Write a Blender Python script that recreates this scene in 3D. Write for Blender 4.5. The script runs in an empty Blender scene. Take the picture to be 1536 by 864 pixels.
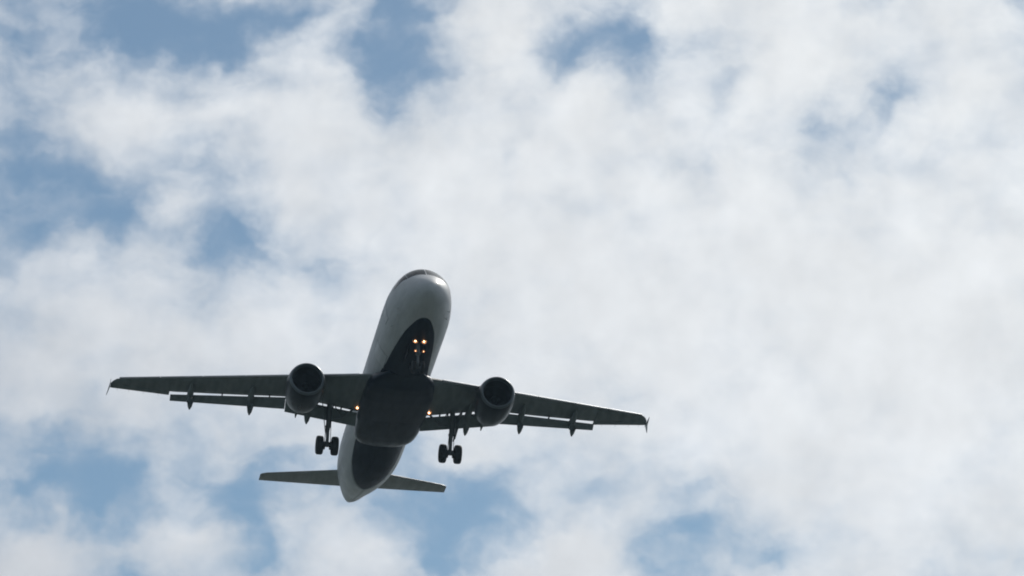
import bpy, bmesh, math, random
import numpy as np
from mathutils import Matrix, Vector

random.seed(7)
S = bpy.context.scene
C = S.collection
R_ = math.radians

# ------------------------------------------------------------------ camera
ELEV = R_(22.5)
cam_d = bpy.data.cameras.new('camera')
cam = bpy.data.objects.new('camera', cam_d)
C.objects.link(cam)
cam_d.sensor_width = 36.0
cam_d.lens = 36.0 * 5402.6 / 1536.0
cam_d.clip_start = 0.1
cam_d.clip_end = 60000
CAM = Vector((0, 0, 1.7))
cam.location = CAM
cam.rotation_euler = (math.pi / 2 + ELEV, 0, 0)
S.camera = cam

# ------------------------------------------------------------------ exposure
S.view_settings.view_transform = 'Standard'
S.view_settings.look = 'None'
S.view_settings.gamma = 1
S.view_settings.use_curve_mapping = False
S.view_settings.exposure = 0.0
S.cycles.filter_width = 1.9

# ------------------------------------------------------------------ sun
SUN_EL, SUN_AZ = R_(43), R_(24)          # azimuth from +Y towards +X
SUN_DIR = Vector((math.sin(SUN_AZ) * math.cos(SUN_EL), math.cos(SUN_AZ) * math.cos(SUN_EL), math.sin(SUN_EL)))
sd = bpy.data.lights.new('sun', 'SUN')
sd.energy = 2.6
sd.angle = R_(0.6)
sd.color = (1.0, 0.95, 0.88)
so = bpy.data.objects.new('sun', sd)
C.objects.link(so)
so.rotation_euler = SUN_DIR.to_track_quat('Z', 'Y').to_euler()
so.location = (0, 0, 300)

# ------------------------------------------------------------------ sky and clouds (world)
W = bpy.data.worlds.new('World')
S.world = W
W.use_nodes = True
NT = W.node_tree
NT.nodes.clear()


class G:
    """tiny node-graph writer"""
    def __init__(self, nt):
        self.nt = nt

    def n(self, kind, **kw):
        o = self.nt.nodes.new(kind)
        for k, v in kw.items():
            setattr(o, k, v)
        return o

    def put(self, sock, v):
        if hasattr(v, 'is_output'):
            self.nt.links.new(v, sock)
        elif v is not None:
            sock.default_value = v

    def m(self, op, a, b=None, c=None, clamp=False):
        o = self.n('ShaderNodeMath', operation=op, use_clamp=clamp)
        for i, v in enumerate((a, b, c)):
            self.put(o.inputs[i], v)
        return o.outputs[0]

    def v(self, op, a, b=None, c=None, scale=None):
        o = self.n('ShaderNodeVectorMath', operation=op)
        for i, x in enumerate((a, b, c)):
            self.put(o.inputs[i], x)
        if scale is not None:
            self.put(o.inputs['Scale'], scale)
        return o.outputs['Value'] if op in ('DOT_PRODUCT', 'LENGTH', 'DISTANCE') else o.outputs[0]

    def noise(self, vec, scale, detail=4, rough=.5, out='Fac', lac=2.0, dist=0.0):
        o = self.n('ShaderNodeTexNoise', noise_dimensions='3D')
        self.put(o.inputs['Vector'], vec)
        o.inputs['Scale'].default_value = scale
        o.inputs['Detail'].default_value = detail
        o.inputs['Roughness'].default_value = rough
        o.inputs['Lacunarity'].default_value = lac
        o.inputs['Distortion'].default_value = dist
        return o.outputs[out]

    def mr(self, x, a, b, c=0., d=1., smooth=True):
        o = self.n('ShaderNodeMapRange', interpolation_type='SMOOTHSTEP' if smooth else 'LINEAR', clamp=True)
        self.put(o.inputs[0], x)
        for i, v in enumerate((a, b, c, d)):
            self.put(o.inputs[i + 1], v)
        return o.outputs[0]

    def mix(self, f, a, b):
        o = self.n('ShaderNodeMix', data_type='RGBA')
        self.put(o.inputs[0], f)
        self.put(o.inputs[6], a)
        self.put(o.inputs[7], b)
        return o.outputs[2]


g = G(NT)
DIR = g.n('ShaderNodeTexCoord').outputs['Generated']
sky = g.n('ShaderNodeTexSky', sky_type='NISHITA', sun_disc=False, sun_elevation=SUN_EL, sun_rotation=SUN_AZ,
          altitude=50, air_density=1.0, dust_density=.3, ozone_density=.3)
SKY_STRENGTH = 0.075
# cloud bank: a tangent frame of fixed world directions; one unit is about one degree of sky
FW = Vector((0, math.cos(ELEV), math.sin(ELEV)))
UP = Vector((0, -math.sin(ELEV), math.cos(ELEV)))
K = 54.026
ahead = g.v('DOT_PRODUCT', DIR, tuple(FW))
cx = g.m('MULTIPLY', g.v('DOT_PRODUCT', DIR, (1, 0, 0)), K)
cy = g.m('MULTIPLY', g.v('DOT_PRODUCT', DIR, tuple(-UP)), K)
cmb = g.n('ShaderNodeCombineXYZ')
g.put(cmb.inputs[0], cx)
g.put(cmb.inputs[1], cy)
flat = cmb.outputs[0]
wn = g.noise(DIR, K * 0.95, 3, .55, 'Color')
warp = g.v('MULTIPLY', g.v('SUBTRACT', wn, (.5, .5, .5)), (1.25, 1.05, 0))
wn2 = g.noise(DIR, K * 3.2, 3, .6, 'Color')
warp2 = g.v('MULTIPLY', g.v('SUBTRACT', wn2, (.5, .5, .5)), (.36, .36, 0))
P = g.v('ADD', g.v('ADD', flat, warp), warp2)

# lobes of thicker (+) and thinner (-) cloud: x, y, half-width, half-height, tilt, strength
LOBES = [
    # upper left opening
    (210, 40, 190, 125, 8, -1.15), (335, 35, 165, 100, -5, -.8), (430, 25, 110, 75, -20, -.5),
    (20, 60, 130, 260, 0, -.55), (10, 250, 150, 150, 0, -.50), (95, 275, 130, 95, 0, -.30),
    (310, 245, 120, 70, -5, -.50), (190, 318, 80, 70, 0, -.45), (60, 335, 170, 85, 0, -.30),
    (310, 372, 130, 70, 10, -.55), (380, 355, 75, 80, 0, -.40), (490, 395, 75, 95, 0, -.42),
    (20, 440, 120, 90, 0, -.25), (300, 455, 70, 50, 0, -.15),
    # top centre
    (575, 15, 105, 110, 0, -.85), (640, 20, 80, 80, 0, -.45), (565, 100, 95, 80, 0, -.45), (612, 150, 60, 75, 10, -.55), (660, 120, 60, 90, 0, -.25),
    (880, 68, 130, 60, -18, -.85), (948, 70, 50, 120, 14, -.70), (830, 98, 80, 50, 0, -.35), (985, 110, 50, 60, 0, -.4),
    (1042, 78, 75, 70, 0, -.45), (1080, 140, 55, 65, 0, -.5), (765, 225, 26, 90, 0, -.32), (440, 20, 60, 40, 0, -.2),
    # right
    (1235, 188, 55, 75, 10, -.55), (1345, 145, 45, 100, 28, -.6), (1310, 182, 90, 40, 0, -.35), (1245, 270, 35, 60, -20, -.3),
    (1062, 245, 40, 60, 30, -.38), (1470, 232, 85, 45, 0, -.28), (1534, 25, 45, 75, 0, -.5), (1322, 335, 80, 80, 20, -.22), (1320, 0, 60, 25, 0, -.3),
    # lower left
    (170, 735, 180, 105, 10, -1.0), (40, 715, 130, 75, 0, -.6), (95, 660, 100, 60, 15, -.25), (130, 620, 110, 60, 10, -.2),
    (355, 740, 125, 105, 0, -1.0), (395, 815, 80, 95, 10, -.85), (450, 690, 90, 60, 0, -.45), (210, 862, 150, 45, 0, -.70), (10, 640, 90, 50, 0, -.2),
    (300, 640, 70, 45, 0, -.2),
    (220, 740, 330, 120, 0, -.22), (180, 330, 330, 130, 0, -.15), (640, 80, 400, 120, 0, -.12),
    (140, 310, 260, 120, 0, -.28), (365, 345, 115, 85, 0, -.40), (670, 800, 250, 110, 0, -.42), (60, 90, 110, 170, 0, -.18), (590, 90, 110, 110, 0, -.2),
    # below the aircraft
    (640, 770, 220, 75, 5, -.45), (710, 765, 140, 85, 0, -.70), (650, 845, 130, 75, 0, -.75), (770, 715, 110, 60, -20, -.40),
    (905, 725, 100, 65, -30, -.42), (640, 655, 60, 60, 0, -.35), (1025, 800, 130, 100, 0, -.95), (1150, 830, 120, 70, 0, -.60), (985, 850, 90, 60, 0, -.6),
    (1260, 800, 90, 60, 0, -.22), (1430, 862, 110, 40, 0, -.3), (560, 700, 120, 60, 0, -.3), (950, 590, 50, 60, 30, -.2),
    # thick white billows
    (200, 165, 150, 75, 5, .35), (480, 110, 60, 130, -8, .42), (400, 170, 150, 70, 10, .30), (258, 318, 50, 60, 0, .42), (425, 315, 50, 100, 10, .35),
    (255, 735, 50, 95, 0, .45), (60, 825, 150, 75, 0, .50), (290, 815, 110, 60, 15, .48), (545, 825, 115, 75, 20, .65), (430, 770, 50, 70, 0, .25),
    (870, 835, 190, 95, 0, .85), (845, 150, 110, 80, 0, .5), (760, 60, 60, 120, 15, .45), (1000, 20, 90, 60, -30, .3), (330, 690, 60, 60, 0, .25),
    (60, 620, 80, 60, 0, .2), (690, 690, 60, 50, 0, .25),
    # the nearly closed deck on the right and in the middle
    (1350, 520, 420, 380, 0, .55), (900, 420, 420, 260, 0, .38), (300, 530, 420, 90, 0, .22), (1180, 80, 180, 150, 0, .3), (650, 280, 200, 160, 0, .2),
]
acc = None
for (x, y, rx, ry, rot, amp) in LOBES:
    mp = g.n('ShaderNodeMapping', vector_type='TEXTURE')
    g.put(mp.inputs['Vector'], P)
    mp.inputs['Location'].default_value = ((x - 768) / 100, (y - 432) / 100, 0)
    mp.inputs['Rotation'].default_value = (0, 0, R_(rot))
    mp.inputs['Scale'].default_value = (rx * 1.42 / 100, ry * 1.42 / 100, 1)
    gr = g.n('ShaderNodeTexGradient', gradient_type='QUADRATIC_SPHERE')
    g.put(gr.inputs[0], mp.outputs[0])
    acc = g.m('MULTIPLY_ADD', gr.outputs['Fac'], amp * 1.45, acc if acc is not None else 0.0)
acc = g.m('MULTIPLY', acc, g.m('GREATER_THAN', ahead, 0.3))
fb = g.noise(DIR, K * 0.85, 6, .53, dist=.2)
fb2 = g.noise(DIR, K * 2.0, 3, .48)
dens = g.m('ADD', acc, g.m('MULTIPLY', g.m('SUBTRACT', fb, .5), 1.15))
dens = g.m('ADD', dens, g.m('MULTIPLY', g.m('SUBTRACT', fb2, .5), .42))
tosun = g.v('DOT_PRODUCT', DIR, tuple(SUN_DIR))
# wind-drawn fibres running from lower left to upper right
fm = g.n('ShaderNodeMapping', vector_type='POINT')
g.put(fm.inputs['Vector'], g.v('ADD', flat, warp2))
fm.inputs['Rotation'].default_value = (0, 0, R_(58))
fm.inputs['Scale'].default_value = (.75, 2.3, 1)
fib = g.noise(fm.outputs[0], .8, 3, .5)
fm2 = g.n('ShaderNodeMapping', vector_type='POINT')
g.put(fm2.inputs['Vector'], g.v('ADD', flat, warp))
fm2.inputs['Rotation'].default_value = (0, 0, R_(48))
fm2.inputs['Scale'].default_value = (.9, 1.7, 1)
fib2 = g.noise(fm2.outputs[0], 1.3, 3, .5)
dens = g.m('ADD', dens, g.m('MULTIPLY', g.m('SUBTRACT', fib, .5), .60))
# away from this part of the sky the deck breaks up on a larger scale
far = g.mr(ahead, .90, .985, 1., 0.)
big = g.m('MULTIPLY', g.m('SUBTRACT', g.noise(DIR, 9, 5, .55), .5), 2.2)
dens = g.m('ADD', dens, g.m('MULTIPLY', big, far))
dens = g.m('ADD', dens, g.mr(tosun, -.3, .75, 0, .40, False))
opac = g.mr(dens, -0.95, 1.02, 0.0, 0.985)
veil = g.m('MULTIPLY', g.mr(fib2, .34, .70), .52)
veil = g.m('MULTIPLY', veil, g.mr(dens, -1.3, .1))
opac = g.m('SUBTRACT', 1.0, g.m('MULTIPLY', g.m('SUBTRACT', 1.0, opac), g.m('SUBTRACT', 1.0, veil)))
# brightness of the cloud: towards the sun it is brighter, thick parts are a touch greyer
glow = g.mr(tosun, .80, .955, 0, 1, False)
shade = g.m('MULTIPLY', g.m('SUBTRACT', g.noise(DIR, K * .55, 6, .55), .5), .34)
shade = g.m('ADD', shade, g.m('MULTIPLY', g.m('SUBTRACT', fb2, .5), .14))
lum = g.m('ADD', g.mr(tosun, .35, .86, .34, 1.0, False), shade)
lum = g.m('ADD', lum, g.mr(tosun, .955, 1.0, 0, 1.6, False))     # the deck glares close to the sun
ccol = g.mix(glow, (9.3, 9.75, 10.4, 1), (11.9, 12.2, 12.35, 1))
ccol = g.v('SCALE', ccol, scale=lum)
blue = g.v('MULTIPLY', sky.outputs[0], (.90, 1.02, 1.0))
col = g.mix(opac, blue, ccol)
bg = g.n('ShaderNodeBackground')
g.put(bg.inputs[0], col)
bg.inputs[1].default_value = SKY_STRENGTH
g.put(g.n('ShaderNodeOutputWorld').inputs[0], bg.outputs[0])


# ------------------------------------------------------------------ materials
def material(name, col, rough=.4, metal=0., coat=0., var=.0, vscale=1.5, spec=.5, bump=0.):
    m = bpy.data.materials.new(name)
    m.use_nodes = True
    h = G(m.node_tree)
    b = m.node_tree.nodes['Principled BSDF']
    b.inputs['Roughness'].default_value = rough
    b.inputs['Metallic'].default_value = metal
    b.inputs['Coat Weight'].default_value = coat
    b.inputs['Coat Roughness'].default_value = .12
    b.inputs['Specular IOR Level'].default_value = spec
    b.inputs['Base Color'].default_value = (*col, 1)
    if var:
        oc = h.n('ShaderNodeTexCoord').outputs['Object']
        st = h.v('MULTIPLY', oc, (.35, 1.6, 1.6))               # grime streaks run along the airflow
        nz = h.noise(st, vscale, 6, .6)
        k = h.mr(nz, .3, .75, 1 - var, 1 + var * .3)
        h.put(b.inputs['Base Color'], h.v('SCALE', (*col,), scale=k))
        h.put(b.inputs['Roughness'], h.mr(nz, .3, .7, rough * 1.25, rough * .9))
        if bump:
            bp = h.n('ShaderNodeBump')
            bp.inputs['Strength'].default_value = bump
            bp.inputs['Distance'].default_value = .02
            h.put(bp.inputs['Height'], nz)
            h.put(b.inputs['Normal'], bp.outputs[0])
    return m


def emissive(name, col, strength):
    m = bpy.data.materials.new(name)
    m.use_nodes = True
    b = m.node_tree.nodes['Principled BSDF']
    b.inputs['Base Color'].default_value = (.1, .1, .1, 1)
    b.inputs['Emission Color'].default_value = (*col, 1)
    b.inputs['Emission Strength'].default_value = strength
    return m


WHITE = material('white_paint', (.58, .60, .62), .43, coat=.12, var=.12, spec=.16)
NAVY = material('navy_paint', (.005, .011, .026), .36, var=.2, spec=.14, coat=.12)
GREY = material('wing_grey_paint', (.19, .215, .22), .5, var=.22, spec=.3)
FLAPM = material('flap_grey_paint', (.18, .205, .21), .5, var=.2, spec=.3)
TAILG = material('tail_grey_paint', (.36, .375, .37), .4, var=.15)
SLATM = material('slat_bare_metal', (.42, .44, .46), .35, metal=.6, var=.1)
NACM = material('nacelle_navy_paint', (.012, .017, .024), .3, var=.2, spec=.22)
LIPM = material('polished_lip', (.13, .15, .165), .38, metal=.6)
DUCTM = material('dark_duct', (.022, .026, .03), .6)
FANM = material('fan_titanium', (.03, .034, .038), .45, metal=.5)
EXHM = material('exhaust_metal', (.16, .15, .14), .4, metal=.9)
GEARM = material('gear_grey_paint', (.14, .15, .16), .5)
GEARD = material('gear_dark_metal', (.04, .043, .045), .5)
TYREM = material('tyre_rubber', (.018, .018, .019), .75)
HUBM = material('wheel_alloy', (.16, .165, .17), .45, metal=.6)
GLASS = material('cockpit_glass', (.008, .012, .018), .06, spec=.04)
CABG = material('cabin_window_glass', (.03, .04, .055), .12)
SEAM = material('door_seam', (.10, .115, .135), .5)
FINM = material('fin_navy_paint', (.012, .02, .05), .3, coat=.3)
BULB = emissive('lamp_bulb', (1.0, .50, .24), 9)
BOWL = emissive('lamp_bowl_glow', (1.0, .30, .08), .28)  # the bowl emits by itself, adding an orange halo round each bulb

# fuselage paint: white with a navy belly whose edge sweeps up from behind the nose
FUSM = bpy.data.materials.new('fuselage_paint')
FUSM.use_nodes = True
h = G(FUSM.node_tree)
b = FUSM.node_tree.nodes['Principled BSDF']
oc = h.n('ShaderNodeTexCoord').outputs['Object']
sep = h.n('ShaderNodeSeparateXYZ')
h.put(sep.inputs[0], oc)
st = h.m('MULTIPLY', sep.outputs[0], -1.0)                       # station aft of the nose
# centre height of the section, rising in the tail cone
zc = h.mr(st, 25.0, 37.57, 0., 1.15, False)
zc = h.m('ADD', zc, h.mr(st, 0., 4.0, -.45, 0., False))
ang = h.m('ARCTAN2', h.m('ABSOLUTE', sep.outputs[1]), h.m('SUBTRACT', zc, sep.outputs[2]))
ang = h.m('DIVIDE', ang, math.pi)
fc = h.n('ShaderNodeFloatCurve')
curve = fc.mapping.curves[0]
EDGE = [(0, 0), (1.98, 0), (2.02, 6), (2.15, 10.5), (2.45, 15.5), (3.5, 23.5), (4.4, 27.5), (6, 32.5), (8, 37.5), (9.2, 40), (10.4, 44), (13, 50), (21, 50), (24, 45), (25.2, 40), (26.4, 33), (27.6, 24), (28.6, 13), (29.3, 0), (37.6, 0)]
pts = [(s / 37.6, a / 180.) for s, a in EDGE]
while len(curve.points) < len(pts):
    curve.points.new(.5, .5)
for p_, (x, y) in zip(curve.points, pts):
    p_.location = (x, y)
    p_.handle_type = 'VECTOR' if y == 0 else 'AUTO'
fc.mapping.update()
h.put(fc.inputs['Value'], h.m('DIVIDE', st, 37.6))
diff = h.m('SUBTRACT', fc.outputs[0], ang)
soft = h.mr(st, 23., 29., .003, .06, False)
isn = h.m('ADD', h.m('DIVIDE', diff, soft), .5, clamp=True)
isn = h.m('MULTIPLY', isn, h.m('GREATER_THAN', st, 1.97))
nz = h.noise(h.v('MULTIPLY', oc, (.35, 1.6, 1.6)), 1.5, 6, .6)
k = h.mr(nz, .3, .75, .86, 1.03)
# skin joints: faint frames every 2.13 m and lap joints along the length
fr = h.m('ABSOLUTE', h.m('SUBTRACT', h.m('FRACT', h.m('DIVIDE', st, 2.135)), .5))
line = h.mr(fr, .0, .007, .86, 1.0)
k = h.m('MULTIPLY', k, line)
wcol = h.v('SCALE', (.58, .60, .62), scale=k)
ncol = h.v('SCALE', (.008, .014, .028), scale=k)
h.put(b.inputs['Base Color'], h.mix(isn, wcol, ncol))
h.put(b.inputs['Roughness'], h.mr(nz, .3, .7, .54, .46))
b.inputs['Specular IOR Level'].default_value = .06
b.inputs['Coat Weight'].default_value = .07
b.inputs['Coat Roughness'].default_value = .02

GRASS = bpy.data.materials.new('meadow_grass')
GRASS.use_nodes = True
h = G(GRASS.node_tree)
b = GRASS.node_tree.nodes['Principled BSDF']
oc = h.n('ShaderNodeTexCoord').outputs['Object']
n1 = h.noise(oc, .02, 6, .6)
n2 = h.noise(oc, 2.0, 6, .7)
c1 = h.mix(h.mr(n1, .35, .65), (.040, .056, .044, 1), (.070, .078, .074, 1))
h.put(b.inputs['Base Color'], h.v('SCALE', c1, scale=h.mr(n2, .2, .8, .6, 1.3)))
b.inputs['Roughness'].default_value = .9


# ------------------------------------------------------------------ mesh helpers
# aircraft frame: x forward with the nose at 0, y to port, z up; "st" = metres aft of the nose
PIVOT = Vector((-17.0, 0, -4.33))


def link(name, bm, mat, parent=None, smooth=35):
    bmesh.ops.recalc_face_normals(bm, faces=bm.faces)
    me = bpy.data.meshes.new(name)
    bm.to_mesh(me)
    bm.free()
    for mm in (mat if isinstance(mat, (list, tuple)) else [mat]):
        me.materials.append(mm)
    if smooth:
        for p in me.polygons:
            p.use_smooth = True
        me.set_sharp_from_angle(angle=R_(smooth))
    o = bpy.data.objects.new(name, me)
    C.objects.link(o)
    if parent is not None:
        o.parent = parent
        if parent.type == 'EMPTY':
            o.location = -PIVOT
    return o


def loft(bm, rings, cap=True, closed=True):
    vs = [[bm.verts.new(p) for p in r] for r in rings]
    n = len(rings[0])
    for a, c in zip(vs, vs[1:]):
        for i in range(n if closed else n - 1):
            j = (i + 1) % n
            bm.faces.new((a[i], a[j], c[j], c[i]))
    if cap:
        bm.faces.new(vs[0][::-1])
        bm.faces.new(vs[-1])
    return vs


def lathe(bm, prof, origin, n=48, axis='x', cap=False):
    """prof: (distance aft, radius)"""
    rings = []
    for d, r in prof:
        ring = []
        for i in range(n):
            a = 2 * math.pi * i / n
            if axis == 'x':
                ring.append((origin[0] - d, origin[1] + r * math.cos(a), origin[2] + r * math.sin(a)))
            elif axis == 'y':
                ring.append((origin[0] + r * math.cos(a), origin[1] + d, origin[2] + r * math.sin(a)))
        rings.append(ring)
    loft(bm, rings, cap=cap)


def rod(bm, p, q, r, r2=None, n=14):
    p, q = Vector(p), Vector(q)
    r2 = r if r2 is None else r2
    ax = (q - p).normalized()
    t = ax.orthogonal().normalized()
    u = ax.cross(t)
    rings = [[c + (t * math.cos(2 * math.pi * i / n) + u * math.sin(2 * math.pi * i / n)) * rr for i in range(n)] for c, rr in ((p, r), (q, r2))]
    loft(bm, rings)


def slab(bm, quad, th):
    """a flat panel through the points of quad with thickness th"""
    q = [Vector(p) for p in quad]
    nrm = (q[1] - q[0]).cross(q[2] - q[0]).normalized() * th / 2
    loft(bm, [[p - nrm for p in q], [p + nrm for p in q]])


def bevel(bm, w, seg=2):
    bmesh.ops.bevel(bm, geom=list(bm.edges), offset=w, segments=seg, affect='EDGES', profile=.6)


def foil_ring(st_le, z_le, st_te, z_te, y, tc, n=15, camber=.0, te=.02, le_round=1.0):
    """closed airfoil section; thickness tc*chord, split two thirds below for a rear-loaded look"""
    xs = [(1 - math.cos(math.pi * i / n)) / 2 for i in range(n + 1)]
    ch = math.hypot(st_te - st_le, z_te - z_le)
    ux, uz = (st_te - st_le) / ch, (z_te - z_le) / ch
    up, lo = [], []
    for x in xs:
        t = 5 * tc * (.2969 * math.sqrt(x) * le_round - .126 * x - .3516 * x * x + .2843 * x ** 3 - .1036 * x ** 4) * ch + te / 2 * x
        cm = camber * ch * 4 * x * (1 - x)
        for arr, sgn in ((up, 1), (lo, -1)):
            d = cm + sgn * t
            arr.append((-(st_le + ux * x * ch - uz * d), y, z_le + uz * x * ch + ux * d))
    return up[::-1] + lo[1:]


def lerp(tab, x):
    return float(np.interp(x, [t[0] for t in tab], [t[1] for t in tab]))


# ------------------------------------------------------------------ ground
bm = bmesh.new()
rr = [0, 40, 150, 500, 2000, 5900]
prev = None
for r in rr[1:]:
    ring = [bm.verts.new((r * math.cos(2 * math.pi * i / 96), r * math.sin(2 * math.pi * i / 96), 0)) for i in range(96)]
    if prev is None:
        bm.faces.new(ring)
    else:
        for i in range(96):
            bm.faces.new((prev[i], prev[(i + 1) % 96], ring[(i + 1) % 96], ring[i]))
    prev = ring
gr_o = link('ground', bm, GRASS, smooth=0)
gr_o['kind'] = 'structure'

# thin blue haze, added to lift the blacks on the aircraft
bm = bmesh.new()
bmesh.ops.create_cube(bm, size=1, matrix=Matrix.Translation((0, 0, 59)) @ Matrix.Diagonal((12000, 12000, 120, 1)))
HAZE = bpy.data.materials.new('veiling_haze')
HAZE.use_nodes = True
HAZE.node_tree.nodes.clear()
h = G(HAZE.node_tree)
pv = h.n('ShaderNodeVolumePrincipled')
pv.inputs['Color'].default_value = (.55, .80, 1.0, 1)
pv.inputs['Density'].default_value = .00015
h.put(h.n('ShaderNodeOutputMaterial').inputs['Volume'], pv.outputs[0])
hz = link('haze', bm, HAZE, smooth=0)
hz['kind'] = 'stuff'

# ------------------------------------------------------------------ airliner root
air = bpy.data.objects.new('airliner', None)
C.objects.link(air)
air.empty_display_size = 4
air['label'] = 'white twin engine jet airliner with navy belly, wheels down and landing lights on, flying overhead'
air['category'] = 'airplane'
RA = Matrix(((0.16571978, 0.98616786, 0.00314747), (-0.42745557, 0.07470689, -0.90094429), (-0.88871744, 0.14795888, 0.43392335)))
TA = Vector((-4.70725492, -0.74260766, 206.70046749))
M = Matrix(((1, UP[0] * -1, FW[0]), (0, -UP[1], FW[1]), (0, -UP[2], FW[2])))
rotW = (M @ RA)
air.matrix_world = Matrix.Translation(CAM + M @ TA + rotW @ PIVOT) @ rotW.to_4x4()

# ------------------------------------------------------------------ fuselage
PROF = [(0, -.72, -.72, .0), (.05, -.50, -.93, .22), (.2, -.27, -1.13, .45), (.5, .02, -1.33, .75), (1, .40, -1.55, 1.07), (1.5, .76, -1.70, 1.30),
        (2, 1.20, -1.80, 1.47), (2.5, 1.56, -1.88, 1.60), (3, 1.78, -1.94, 1.70), (4, 1.99, -2.02, 1.85), (5, 2.06, -2.06, 1.93), (6, 2.07, -2.07, 1.97),
        (7, 2.07, -2.07, 1.975), (24, 2.07, -2.07, 1.975), (26, 2.07, -1.95, 1.95), (28, 2.07, -1.65, 1.85), (30, 2.06, -1.2, 1.66), (32, 2.02, -.65, 1.38),
        (34, 1.9, -.05, 1.02), (36, 1.65, .5, .58), (37.0, 1.42, .88, .30), (37.25, 1.37, .97, .2)]
_s = np.array([p[0] for p in PROF])


def pchip(x, col):
    """monotone cubic through the profile stations"""
    y = np.array([p[col] for p in PROF])
    hh = np.diff(_s)
    d = np.diff(y) / hh
    mm = np.zeros(len(y))
    mm[0], mm[-1] = d[0], d[-1]
    for i in range(1, len(y) - 1):
        if d[i - 1] * d[i] > 0:
            w1, w2 = 2 * hh[i] + hh[i - 1], hh[i] + 2 * hh[i - 1]
            mm[i] = (w1 + w2) / (w1 / d[i - 1] + w2 / d[i])
    i = int(np.clip(np.searchsorted(_s, x) - 1, 0, len(hh) - 1))
    t = (x - _s[i]) / hh[i]
    return float(y[i] * (1 + 2 * t) * (1 - t) ** 2 + hh[i] * mm[i] * t * (1 - t) ** 2 + y[i + 1] * t * t * (3 - 2 * t) + hh[i] * mm[i + 1] * t * t * (t - 1))


def section(s):
    if s < .05:
        k_ = math.sqrt(max(s, 0) / .05)
        return (-.72 + .22 * k_, -.72 - .21 * k_, .22 * k_)
    return pchip(s, 1), pchip(s, 2), pchip(s, 3)


def skin(s, phi, off=0.):
    """point on the fuselage skin; phi in degrees from the top, positive to port"""
    t, bt, w = section(s)
    zc_, hh = (t + bt) / 2, (t - bt) / 2
    a = R_(phi)
    n = Vector((0, math.sin(a) / max(w, .01), math.cos(a) / max(hh, .01))).normalized()
    return Vector((-s, w * math.sin(a), zc_ + hh * math.cos(a))) + n * off


NS = 96
sts = [.0008, .004, .012, .03, .05, .09, .14, .2, .3, .4, .5, .65, .8, 1, 1.2, 1.4, 1.6, 1.8, 2, 2.25, 2.5, 2.75, 3, 3.5, 4, 4.5, 5, 6, 7] + list(np.arange(8, 24.1, 1)) + list(np.arange(24.5, 36.9, .5)) + [36.9, 37.1, 37.25]
bm = bmesh.new()
loft(bm, [[skin(s, 360 * i / NS) for i in range(NS)] for s in sts])
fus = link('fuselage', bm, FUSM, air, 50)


def patch(bm, corners, off, th, nu=8, nv=8):
    """a curved panel lying on the skin: corners are (st, phi) in order"""
    def at(u, v, o):
        (s0, p0), (s1, p1), (s2, p2), (s3, p3) = corners
        s_ = (s0 * (1 - u) + s1 * u) * (1 - v) + (s3 * (1 - u) + s2 * u) * v
        p_ = (p0 * (1 - u) + p1 * u) * (1 - v) + (p3 * (1 - u) + p2 * u) * v
        return skin(s_, p_, o)
    top = [[bm.verts.new(at(i / nu, j / nv, off)) for j in range(nv + 1)] for i in range(nu + 1)]
    bot = [[bm.verts.new(at(i / nu, j / nv, off - th)) for j in range(nv + 1)] for i in range(nu + 1)]
    for i in range(nu):
        for j in range(nv):
            bm.faces.new((top[i][j], top[i + 1][j], top[i + 1][j + 1], top[i][j + 1]))
            bm.faces.new((bot[i][j], bot[i][j + 1], bot[i + 1][j + 1], bot[i + 1][j]))
    for i in range(nu):
        bm.faces.new((top[i][0], bot[i][0], bot[i + 1][0], top[i + 1][0]))
        bm.faces.new((top[i][nv], top[i + 1][nv], bot[i + 1][nv], bot[i][nv]))
    for j in range(nv):
        bm.faces.new((top[0][j], top[0][j + 1], bot[0][j + 1], bot[0][j]))
        bm.faces.new((top[nu][j], bot[nu][j], bot[nu][j + 1], top[nu][j + 1]))


# cockpit windows: three panes a side
for sg in (-1, 1):
    for quad in ([(1.40, 1.5), (1.74, 48), (2.62, 41), (2.50, 1.2)],
                 [(1.77, 49.5), (2.42, 70), (2.95, 55), (2.66, 42)],
                 [(2.46, 71), (3.20, 78), (3.35, 62), (3.0, 56)]):
        bm = bmesh.new()
        patch(bm, [(s, sg * p) for s, p in quad], .006, .03)
        link('cockpit_window', bm, GLASS, air, 30)
# cabin windows
first = {}
for sg in (-1, 1):
    for i in range(38):
        s = 6.35 + .533 * i * 1.02
        bm = bmesh.new()
        n = 12
        top = []
        for o in (-.02, .004):
            top.append([skin(s + .115 * math.copysign(abs(math.cos(2 * math.pi * q / n)) ** .7, math.cos(2 * math.pi * q / n)),
                             sg * (78.5 - 4.8 * math.copysign(abs(math.sin(2 * math.pi * q / n)) ** .7, math.sin(2 * math.pi * q / n))), o) for q in range(n)])
        loft(bm, top)
        link('cabin_window', bm, CABG, air, 30)


def door(name, s0, s1, p0, p1, sg):
    bm = bmesh.new()
    patch(bm, [(s0, sg * p0), (s1, sg * p0), (s1, sg * p1), (s0, sg * p1)], .004, .03)
    d = link(name, bm, SEAM, air, 30)
    bm = bmesh.new()
    e, pe = .035, 1.0
    patch(bm, [(s0 + e, sg * (p0 + pe)), (s1 - e, sg * (p0 + pe)), (s1 - e, sg * (p1 - pe)), (s0 + e, sg * (p1 - pe))], .009, .012)
    link('door_skin', bm, WHITE, d, 30)
    return d


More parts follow.
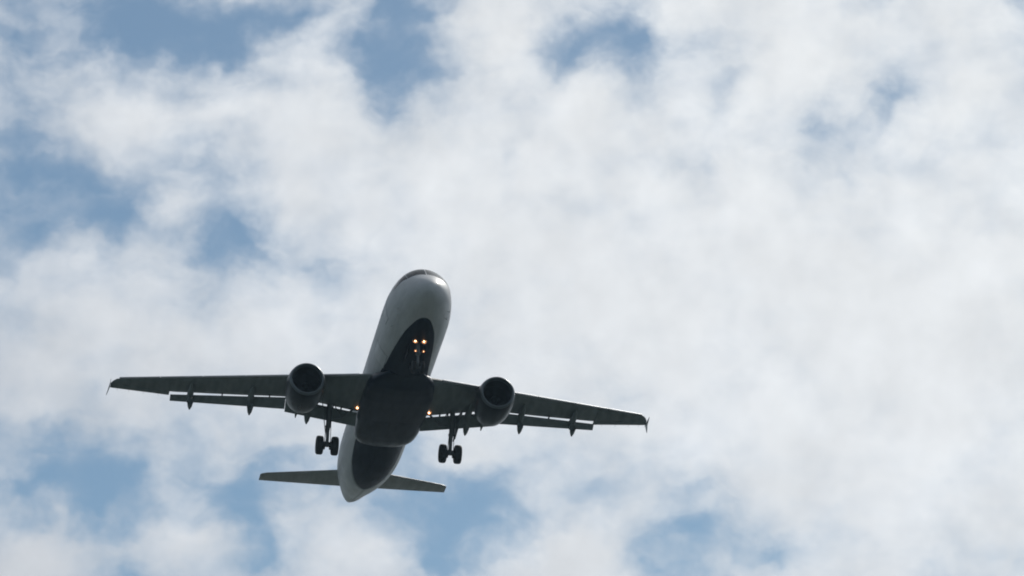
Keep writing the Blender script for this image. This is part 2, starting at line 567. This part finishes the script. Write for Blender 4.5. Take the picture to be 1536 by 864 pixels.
for sg in (-1, 1):
    d = door('cabin_door', 4.62, 5.44, 62, 112, sg)
    bm = bmesh.new()
    patch(bm, [(4.95, sg * 73), (5.12, sg * 73), (5.12, sg * 80), (4.95, sg * 80)], .013, .012, 3, 3)
    link('door_window', bm, CABG, d, 30)
    door('rear_door', 29.4, 30.2, 60, 108, sg)
door('cargo_door', 8.2, 10.0, 103, 138, -1)
# small probes and blade aerials
for s, p, ln in ((2.6, -118, .22), (2.6, 118, .22), (3.0, -128, .2), (3.0, 128, .2), (4.55, -127, .16)):
    bm = bmesh.new()
    a = skin(s, p, 0)
    q = skin(s, p, .12)
    rod(bm, a, q, .028, .016, 8)
    rod(bm, q + Vector((-.05, 0, 0)), q + Vector((ln, 0, 0)), .022, .012, 8)
    link('pitot_probe', bm, WHITE, air)
for s in (7.6,):
    bm = bmesh.new()
    b0 = section(s)[1]
    slab(bm, [(-s, 0, b0 + .03), (-s - .42, 0, b0 + .03), (-s - .40, 0, b0 - .30), (-s - .22, 0, b0 - .32)], .035)
    link('blade_antenna', bm, NAVY, air)
bm = bmesh.new()
b0 = section(12)[0]
slab(bm, [(-9, 0, b0 - .02), (-9.5, 0, b0 - .02), (-9.45, 0, b0 + .32), (-9.25, 0, b0 + .33)], .035)
link('blade_antenna', bm, WHITE, air)
# tail cone exhaust
bm = bmesh.new()
lathe(bm, [(-.35, .19), (.06, .17), (.10, .15), (.02, .13), (-.2, .12)], (-37.25, 0, 1.17), 24)
link('tail_exhaust', bm, EXHM, air)

# belly fairing
bm = bmesh.new()
FAIR = [  # st, half width, bottom z, top z, squareness
    (9.6, 1.0, -2.03, -1.6, 2.0), (10.1, 1.32, -2.11, -1.5, 2.2), (10.6, 1.62, -2.22, -1.3, 2.5), (11.1, 1.85, -2.34, -1.1, 2.7), (11.8, 2.04, -2.40, -.95, 3.0), (13, 2.14, -2.45, -.85, 3.2),
    (15, 2.13, -2.46, -.8, 3.4), (17, 2.07, -2.45, -.8, 3.4), (18.2, 2.02, -2.43, -.85, 3.2), (19.0, 1.95, -2.39, -.9, 3.0), (19.5, 1.85, -2.33, -1.0, 2.9), (19.9, 1.71, -2.25, -1.1, 2.8), (20.2, 1.56, -2.17, -1.2, 2.9), (20.45, 1.3, -2.08, -1.3, 2.6), (20.65, .9, -2.0, -1.5, 2.2)]


def superring(s, w, zb, zt, e, n=64):
    ring = []
    zc_, hh = (zb + zt) / 2, (zt - zb) / 2
    for i in range(n):
        a = 2 * math.pi * i / n
        ca, sa = math.cos(a), math.sin(a)
        ring.append((-s, w * math.copysign(abs(ca) ** (2 / e), ca), zc_ + hh * math.copysign(abs(sa) ** (2 / e), sa)))
    return ring


fs = np.linspace(9.6, 20.65, 76)
loft(bm, [superring(s, *[lerp([(f[0], f[j]) for f in FAIR], s) for j in (1, 2, 3, 4)]) for s in fs])
bmesh.ops.smooth_vert(bm, verts=bm.verts, factor=.5, use_axis_x=True, use_axis_y=True, use_axis_z=True)
fairing = link('belly_fairing', bm, NAVY, air, 60)


def fair_z(st_, y):
    w, zb, zt, e = [lerp([(f[0], f[j]) for f in FAIR], st_) for j in (1, 2, 3, 4)]
    return (zb + zt) / 2 - (zt - zb) / 2 * (1 - min(abs(y) / w, 1) ** e) ** (1 / e)


for sg in (-1, 1):            # main wheel bay doors lying flush in the fairing floor
    bm = bmesh.new()
    top, bot = [], []
    for i in range(9):
        st_ = 15.9 + 2.3 * i / 8
        top.append([bm.verts.new((-st_, sg * (.05 + 1.45 * j / 8), fair_z(st_, .05 + 1.45 * j / 8) - .004)) for j in range(9)])
        bot.append([bm.verts.new((-st_, sg * (.05 + 1.45 * j / 8), fair_z(st_, .05 + 1.45 * j / 8) + .03)) for j in range(9)])
    for i in range(8):
        for j in range(8):
            bm.faces.new((top[i][j], top[i + 1][j], top[i + 1][j + 1], top[i][j + 1]))
            bm.faces.new((bot[i][j], bot[i][j + 1], bot[i + 1][j + 1], bot[i + 1][j]))
        bm.faces.new((top[i][0], bot[i][0], bot[i + 1][0], top[i + 1][0]))
        bm.faces.new((top[i][8], top[i + 1][8], bot[i + 1][8], bot[i][8]))
    for j in range(8):
        bm.faces.new((top[0][j], top[0][j + 1], bot[0][j + 1], bot[0][j]))
        bm.faces.new((top[8][j], bot[8][j], bot[8][j + 1], top[8][j + 1]))
    link('wheel_bay_door', bm, NAVY, air)

# ------------------------------------------------------------------ wings
KZ = 2.44 / 14.4


def zref(y):
    return -1.3 + (y - 2.2) * KZ


def s_le(y):
    return 11.48 + .594 * (y - 2.2)


TE_MAIN = [(0, 16.52), (2.2, 16.52), (5.1, 16.57), (6.6, 16.78), (8.3, 17.66), (11.7, 19.17), (13.34, 19.90)]
TE_AIL = [(13.36, 20.47), (16.9, 21.32)]


def s_te(y):
    return lerp(TE_MAIN, y) if y < 13.35 else lerp(TE_AIL, y)


def wing(sg):
    bm = bmesh.new()
    ys = [1.2, 2.2, 3.5, 5.0, 6.4, 7.6, 9.0, 10.4, 11.8, 13.0, 13.345, 13.355, 14.2, 15.2, 16.2, 16.6, 16.82, 16.95]
    rings = []
    for y in ys:
        le, te = s_le(y), s_te(y)
        if y > 16.5:
            le += (y - 16.5) ** 2 * 3.2
        tc = lerp([(0, .155), (6.4, .125), (17, .105)], y)
        if y < 13.35:
            tc *= .95
        if y > 16.9:
            tc *= .4
        rings.append(foil_ring(le + .10, zref(y), te, zref(y) - lerp([(2, .19), (7, .17), (13, .16), (13.4, .14)], y), sg * y, tc, te=.05))
    loft(bm, rings)
    w = link('wing', bm, GREY, air, 40)
    # slats: one inboard of the engine, four outboard, drooped off the leading edge
    for y0, y1 in ((2.55, 5.05), (6.55, 9.0), (9.04, 11.5), (11.54, 14.0), (14.04, 16.45)):
        bm = bmesh.new()
        rings = []
        for y in np.linspace(y0, y1, 5):
            le = s_le(y)
            ch = lerp([(2, .62), (6, .52), (16.5, .36)], y)
            dz = lerp([(2, .10), (16.5, .05)], y)
            rings.append(foil_ring(le - .06, zref(y) - dz * .5, le + ch, zref(y) + dz + .10 - .0, sg * y, .26, n=10, te=.012))
        loft(bm, rings)
        link('slat', bm, SLATM, w, 40)
    # aileron: its own panel on the outer trailing edge, seen as a seam
    bm = bmesh.new()
    rings = []
    for y in np.linspace(13.45, 16.2, 5):
        te = s_te(y)
        rings.append(foil_ring(te - .62, zref(y) - .145, te + .015, zref(y) - .150, sg * y, .20, n=8, te=.012))
    loft(bm, rings)
    link('aileron', bm, FLAPM, w, 40)
    # flaps
    FO = [((6.465, 16.53, -.93), (17.24, -1.40)), ((13.3, 19.77, .17), (20.17, -.09))]
    fy = 2.1 if sg < 0 else 1.9
    FI = [((fy, 16.26, -1.70 - (2.32 - fy) * .17), (17.09, -2.25 - (2.32 - fy) * .17)), ((6.45, 16.40, -1.02), (17.25, -1.58))]
    for (a, b_) in (FO, FI):
        (ya, la, za), (ta, zta) = a
        (yb, lb, zb), (tb, ztb) = b_
        bm = bmesh.new()
        rings = []
        for q in np.linspace(0, 1, 7):
            rings.append(foil_ring(la + (lb - la) * q, za + (zb - za) * q, ta + (tb - ta) * q, zta + (ztb - zta) * q, sg * (ya + (yb - ya) * q), .15, n=10, te=.012))
        loft(bm, rings)
        link('flap', bm, FLAPM, w, 40)
    # flap track fairings: canoes from under the wing past the trailing edge
    tips = {-1: ((12.12, 19.29, -.98), (8.52, 18.25, -1.53), (5.05, 17.66, -2.12)), 1: ((11.78, 19.32, -.98), (8.25, 18.16, -1.58), (4.79, 17.65, -2.16))}[sg]
    for (y, ts, tz) in tips:
        m0 = s_te(y)
        z0 = zref(y)
        path = [(m0 - 1.7, z0 - .30, .03, .03), (m0 - 1.3, z0 - .38, .13, .12), (m0 - .7, z0 - .44, .19, .2), (m0 - .1, z0 - .46, .205, .25), (m0 + .25, z0 - .56, .21, .28),
                (ts - .55, tz + .33, .20, .24), (ts - .25, tz + .15, .14, .16), (ts - .05, tz + .02, .05, .06), (ts, tz, .015, .02)]
        bm = bmesh.new()
        loft(bm, [[(-s, sg * y + rw * math.cos(2 * math.pi * i / 16), z + rh * math.sin(2 * math.pi * i / 16)) for i in range(16)] for s, z, rw, rh in path])
        link('flap_track_fairing', bm, GREY, w, 60)
    # small hinge fittings bridging the slot in front of the flaps
    for y in (3.05, 3.55, 5.7, 7.4, 10.2):
        bm = bmesh.new()
        m0 = s_te(y)
        slab(bm, [(-m0 + .25, sg * y, zref(y) - .22), (-m0 - .15, sg * y, zref(y) - .2), (-m0 - .35, sg * y, zref(y) - .42), (-m0 - .05, sg * y, zref(y) - .46)], .07)
        link('flap_hinge', bm, GEARD, w)
    # wingtip fence: a thin swept arrowhead above and below the tip
    bm = bmesh.new()
    y = 16.97
    out = [(-20.15, y, 1.10), (-20.9, y + .01, 1.16), (-21.85, y + .03, 1.19), (-22.0, y + .03, 1.19), (-21.55, y, 1.12), (-21.9, y + .16, .76), (-21.78, y + .16, .76), (-21.0, y + .03, .92)]
    loft(bm, [[(p[0], sg * (p[1] - .012), p[2]) for p in out], [(p[0], sg * (p[1] + .012), p[2]) for p in out]])
    link('wingtip_fence', bm, WHITE if sg > 0 else GREY, w, 0)
    # static wicks
    for y in (14.0, 14.9, 15.8, 16.5):
        bm = bmesh.new()
        t = s_te(y)
        rod(bm, (-t + .05, sg * y, zref(y) - .15), (-t - .28, sg * y, zref(y) - .19), .008, .004, 5)
        link('static_wick', bm, GEARD, w)
    # landing lamp swung down from the wing root
    ly = 2.14 if sg < 0 else 2.28
    lx = 15.72
    bm = bmesh.new()
    o = Vector((-lx, sg * ly, -1.62))
    lathe(bm, [(.0, .17), (.02, .175), (.16, .14), (.20, .05), (.2, .0005), (.15, .0005), (.15, .04), (.12, .12), (.0, .155), (.0, .17)], o, 20)
    rod(bm, o + Vector((-.15, 0, .05)), o + Vector((-.25, 0, .35)), .05)
    lamp = link('landing_light', bm, GEARM, w, 40)
    bm = bmesh.new()
    lathe(bm, [(.008, .150), (.07, .13), (.12, .08), (.13, .001)], o, 20)
    link('glowing_reflector', bm, BOWL, lamp, 40)
    bm = bmesh.new()
    bmesh.ops.create_uvsphere(bm, u_segments=12, v_segments=8, radius=.055, matrix=Matrix.Translation(o + Vector((-.02, 0, -.03))))
    link('bulb', bm, BULB, lamp, 60)
    return w


# ------------------------------------------------------------------ engines
def engine(sg):
    O = Vector((-10.86, sg * 5.75, -2.11))
    bm = bmesh.new()
    lathe(bm, [(.16, 1.055), (.35, 1.10), (.7, 1.145), (1.2, 1.165), (1.8, 1.15), (2.4, 1.09), (2.9, .99), (3.12, .935), (3.12, .90), (2.8, .93), (2.2, .95)], O, 64)
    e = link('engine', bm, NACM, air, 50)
    bm = bmesh.new()
    lathe(bm, [(.163, 1.057), (.08, 1.025), (.02, .985), (0, .945), (.02, .905), (.08, .875), (.2, .855), (.3, .85)], O, 64)
    link('inlet_lip', bm, LIPM, e, 60)
    bm = bmesh.new()
    lathe(bm, [(.3, .851), (.6, .845), (1.05, .87), (1.5, .88)], O, 64)
    link('inlet_duct', bm, DUCTM, e, 60)
    bm = bmesh.new()
    for i in range(36):
        a = 2 * math.pi * i / 36
        rad = Vector((0, math.cos(a), math.sin(a)))
        tan = Vector((0, -math.sin(a), math.cos(a)))
        rings = []
        for r, tw, ch in ((.24, 20, .16), (.5, 40, .2), (.86, 62, .24)):
            dvec = Vector((-math.cos(R_(tw)), 0, 0)) + tan * math.sin(R_(tw))
            nv = Vector((1, 0, 0)) * math.sin(R_(tw)) + tan * math.cos(R_(tw))
            c = O + Vector((-1.2, 0, 0)) + rad * r
            rings.append([c - dvec * ch / 2, c + nv * .012, c + dvec * ch / 2, c - nv * .012])
        loft(bm, rings)
    link('fan', bm, FANM, e, 30)
    bm = bmesh.new()
    lathe(bm, [(.80, .002), (.86, .06), (1.0, .15), (1.18, .235), (1.3, .25)], O, 32)
    link('spinner', bm, DUCTM, e, 60)
    bm = bmesh.new()
    lathe(bm, [(1.35, .90), (1.36, .3), (1.36, .001)], O, 48)
    link('fan_stator', bm, DUCTM, e, 30)
    bm = bmesh.new()
    lathe(bm, [(2.2, .72), (3.0, .70), (3.7, .56), (4.2, .45), (4.2, .42), (3.6, .45)], O, 48)
    link('core_cowl', bm, EXHM, e, 50)
    bm = bmesh.new()
    lathe(bm, [(3.3, .42), (3.9, .36), (4.4, .2), (4.8, .02)], O, 32)
    link('exhaust_cone', bm, EXHM, e, 50)
    # pylon
    bm = bmesh.new()
    y = sg * 5.75
    top = zref(5.75)
    rings = []
    for s, zb, zt, w in ((11.7, -1.05, -.95, .05), (12.1, -1.1, -.68, .17), (12.9, -1.2, -.52, .24), (13.8, -1.3, -.55, .26), (15.0, -1.62, -.8, .24), (16.2, -1.72, -1.0, .18), (17.0, -1.78, -1.35, .1), (17.45, -1.86, -1.7, .03)):
        rings.append([(-s, y - w, zb + .05), (-s, y - w * .6, zb), (-s, y + w * .6, zb), (-s, y + w, zb + .05), (-s, y + w, zt), (-s, y - w, zt)])
    loft(bm, rings)
    link('pylon', bm, GREY, e, 40)
    # strake on the inboard side of the cowl
    bm = bmesh.new()
    a = R_(38)
    cy_, cz_ = -sg * math.cos(a), math.sin(a)
    base = lambda s, r: (-s, O.y + cy_ * r, O.z + cz_ * r)
    slab(bm, [base(11.6, 1.12), base(12.7, 1.13), base(12.75, 1.42), base(12.35, 1.38)], .025)
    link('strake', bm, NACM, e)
    return e


# ------------------------------------------------------------------ landing gear
def tyre(bm, c, rad, wid):
    w = wid / 2
    pr = [(-w * .55, rad * .56), (-w * .9, rad * .62), (-w, rad * .75), (-w * .98, rad * .86), (-w * .82, rad * .95), (-w * .5, rad * .992), (0, rad), (w * .5, rad * .992), (w * .82, rad * .95), (w * .98, rad * .86), (w, rad * .75), (w * .9, rad * .62), (w * .55, rad * .56)]
    lathe(bm, pr, c, 40, axis='y')


def hub(bm, c, rad, wid):
    w = wid / 2
    lathe(bm, [(-w * .5, .001), (-w * .5, rad * .2), (-w * .75, rad * .25), (-w * .45, rad * .45), (-w * .62, rad * .565), (w * .62, rad * .565), (w * .45, rad * .45), (w * .75, rad * .25), (w * .5, rad * .2), (w * .5, .001)], c, 32, axis='y')


def main_gear(sg):
    A = Vector((-17.0, sg * 3.795, -3.74))
    T = Vector((-16.15, sg * 3.80, -1.35))
    bm = bmesh.new()
    mid = T.lerp(A, .55)
    rod(bm, T, mid, .165, .15)
    rod(bm, mid, A, .095, .095)
    rod(bm, mid + (T - mid) * .06, mid - (T - mid) * .03, .19, .19)
    rod(bm, A - Vector((0, .46, 0)), A + Vector((0, .46, 0)), .09)
    rod(bm, A + Vector((0, 0, -.05)), A + Vector((0, 0, .22)), .13)
    gear = link('landing_gear', bm, GEARM, air, 40)
    for s2 in (-1, 1):
        c = A + Vector((0, s2 * .465, 0))
        bm = bmesh.new()
        tyre(bm, c, .585, .43)
        link('tyre', bm, TYREM, gear, 40)
        bm = bmesh.new()
        hub(bm, c, .585, .43)
        link('wheel_hub', bm, HUBM, gear, 30)
        bm = bmesh.new()
        lathe(bm, [(-.13, .1), (-.13, .25), (.13, .25), (.13, .1)], c - Vector((0, s2 * .2, 0)), 24, axis='y')
        link('brake_pack', bm, GEARD, gear, 30)
    # folding side stay towards the fuselage and lock links
    bm = bmesh.new()
    j = T.lerp(A, .36)
    kn = Vector((-16.5, sg * 3.05, -2.1))
    rod(bm, j, kn, .06)
    rod(bm, kn, (-16.1, sg * 2.35, -1.6), .065)
    rod(bm, kn, T + Vector((0, -sg * .3, .0)), .03)
    link('side_stay', bm, GEARM, gear)
    # torque links behind the leg
    bm = bmesh.new()
    ap = mid.lerp(A, .5) + Vector((-.45, 0, 0))
    for q in (-.09, .09):
        rod(bm, mid + Vector((-.1, q, 0)), ap + Vector((0, q * .3, 0)), .045, .035)
        rod(bm, A + Vector((-.08, q, .12)), ap + Vector((0, q * .3, 0)), .045, .035)
    link('torque_link', bm, GEARM, gear)
    # hoses
    bm = bmesh.new()
    for q in (-.12, .12):
        rod(bm, T + Vector((.14, q, -.3)), A + Vector((.14, q * 1.5, .2)), .02)
    link('brake_hose', bm, GEARD, gear)
    # door carried on the outboard side of the leg
    bm = bmesh.new()
    yo = sg * 4.08
    slab(bm, [(-15.35, yo + sg * .26, -1.4), (-16.55, yo + sg * .09, -1.4), (-16.8, yo - sg * .05, -2.3), (-16.9, yo - sg * .14, -2.95), (-16.4, yo - sg * .07, -2.95), (-15.9, yo + sg * .08, -2.3)], .04)
    link('gear_door', bm, GREY, gear)
    return gear


def nose_gear():
    A = Vector((-4.98, 0.06, -3.58))
    T = Vector((-5.02, .06, -1.7))
    bm = bmesh.new()
    mid = T.lerp(A, .55)
    rod(bm, T, mid, .115, .105)
    rod(bm, mid, A, .07)
    rod(bm, mid + Vector((0, 0, .14)), mid - Vector((0, 0, .05)), .14)
    rod(bm, A - Vector((0, .30, 0)), A + Vector((0, .30, 0)), .055)
    rod(bm, mid + Vector((.0, 0, -.1)), A + Vector((-.28, 0, .55)), .04)
    rod(bm, A + Vector((0, 0, .1)), A + Vector((-.28, 0, .55)), .04)
    gear = link('landing_gear', bm, GEARM, air, 40)
    bm = bmesh.new()
    rod(bm, T.lerp(A, .35), (-6.2, .06, -1.85), .05)
    link('drag_stay', bm, GEARM, gear)
    for s2 in (-1, 1):
        c = A + Vector((0, s2 * .25, 0))
        bm = bmesh.new()
        tyre(bm, c, .38, .224)
        link('tyre', bm, TYREM, gear, 40)
        bm = bmesh.new()
        hub(bm, c, .38, .224)
        link('wheel_hub', bm, HUBM, gear, 30)
        bm = bmesh.new()
        y = s2 * .42
        slab(bm, [(-4.9, y, -1.98), (-6.9, y, -2.02), (-6.75, y + s2 * .10, -2.62), (-5.15, y + s2 * .10, -2.62)], .035)
        link('gear_door', bm, NAVY, gear)
    # lamps on the leg: a bright pair and a small pair below
    for dz, r, spread in ((-2.06, .145, .255), (-2.70, .075, .235)):
        for s2 in (-1, 1):
            o = Vector((-4.62, .105 + s2 * spread, dz))
            bm = bmesh.new()
            lathe(bm, [(0, r * 1.15), (.02, r * 1.2), (.12, r * .8), (.14, .001), (.12, .001), (.1, r * .7), (0, r * 1.05), (0, r * 1.15)], o, 18)
            rod(bm, o + Vector((-.12, 0, 0)), (-4.95, .06, dz - .02), .03)
            link('taxi_light', bm, GEARM, gear, 40)
            bm = bmesh.new()
            lathe(bm, [(.004, r * 1.04), (.05, r * .85), (.08, r * .4), (.09, .001)], o, 18)
            link('glowing_reflector', bm, BOWL, gear, 40)
            bm = bmesh.new()
            bmesh.ops.create_uvsphere(bm, u_segments=12, v_segments=8, radius=r * (.36 if dz > -2.5 else .26), matrix=Matrix.Translation(o + Vector((-.02, 0, 0))))
            link('bulb', bm, BULB, gear, 60)
    return gear


# ------------------------------------------------------------------ tail
def tailplane(sg):
    bm = bmesh.new()
    k_ = (1.57 - .84) / 4.85
    rings = []
    for y in (.3, 1.3, 2.5, 3.7, 4.9, 5.8, 6.1, 6.2):
        le = 31.48 + (y - 1.3) * .642
        te = 34.22 + (y - 1.3) * .345
        if y > 6.0:
            le += (y - 6.0) * 1.0
        z = .84 + (y - 1.3) * k_
        rings.append(foil_ring(le, z, te, z + .02, sg * y, .10 if y < 6.15 else .05, te=.015))
    loft(bm, rings)
    t = link('tailplane', bm, TAILG, air, 40)
    bm = bmesh.new()
    rings = []
    for y in np.linspace(1.5, 5.9, 5):
        te = 34.22 + (y - 1.3) * .345
        ch = lerp([(1.3, .8), (6.2, .42)], y)
        z = .84 + (y - 1.3) * k_
        rings.append(foil_ring(te - ch, z + .018, te + .012, z + .02, sg * y, .115, n=8, te=.01))
    loft(bm, rings)
    link('elevator', bm, GREY, t, 40)
    return t


def fin():
    bm = bmesh.new()
    rings = []
    for z, le, te in ((1.5, 28.6, 34.4), (2.3, 30.0, 34.7), (3.0, 30.6, 34.95), (5.0, 32.3, 35.5), (7.0, 33.95, 36.1), (7.75, 34.6, 36.3), (7.87, 34.85, 36.33)):
        r = foil_ring(le, 0, te, 0, 0, .09 if z < 7.8 else .05, te=.02)
        rings.append([(p[0], p[2], z) for p in r])
    loft(bm, rings)
    f = link('fin', bm, FINM, air, 40)
    bm = bmesh.new()
    rings = []
    for z, te in ((2.5, 34.77), (4.5, 35.36), (6.6, 35.98)):
        r = foil_ring(te - 1.35 + z * .08, 0, te + .02, 0, 0, .12, n=8, te=.015)
        rings.append([(p[0], p[2], z) for p in r])
    loft(bm, rings)
    link('rudder', bm, FINM, f, 40)


for sg in (-1, 1):
    wing(sg)
    engine(sg)
    main_gear(sg)
    tailplane(sg)
nose_gear()
fin()
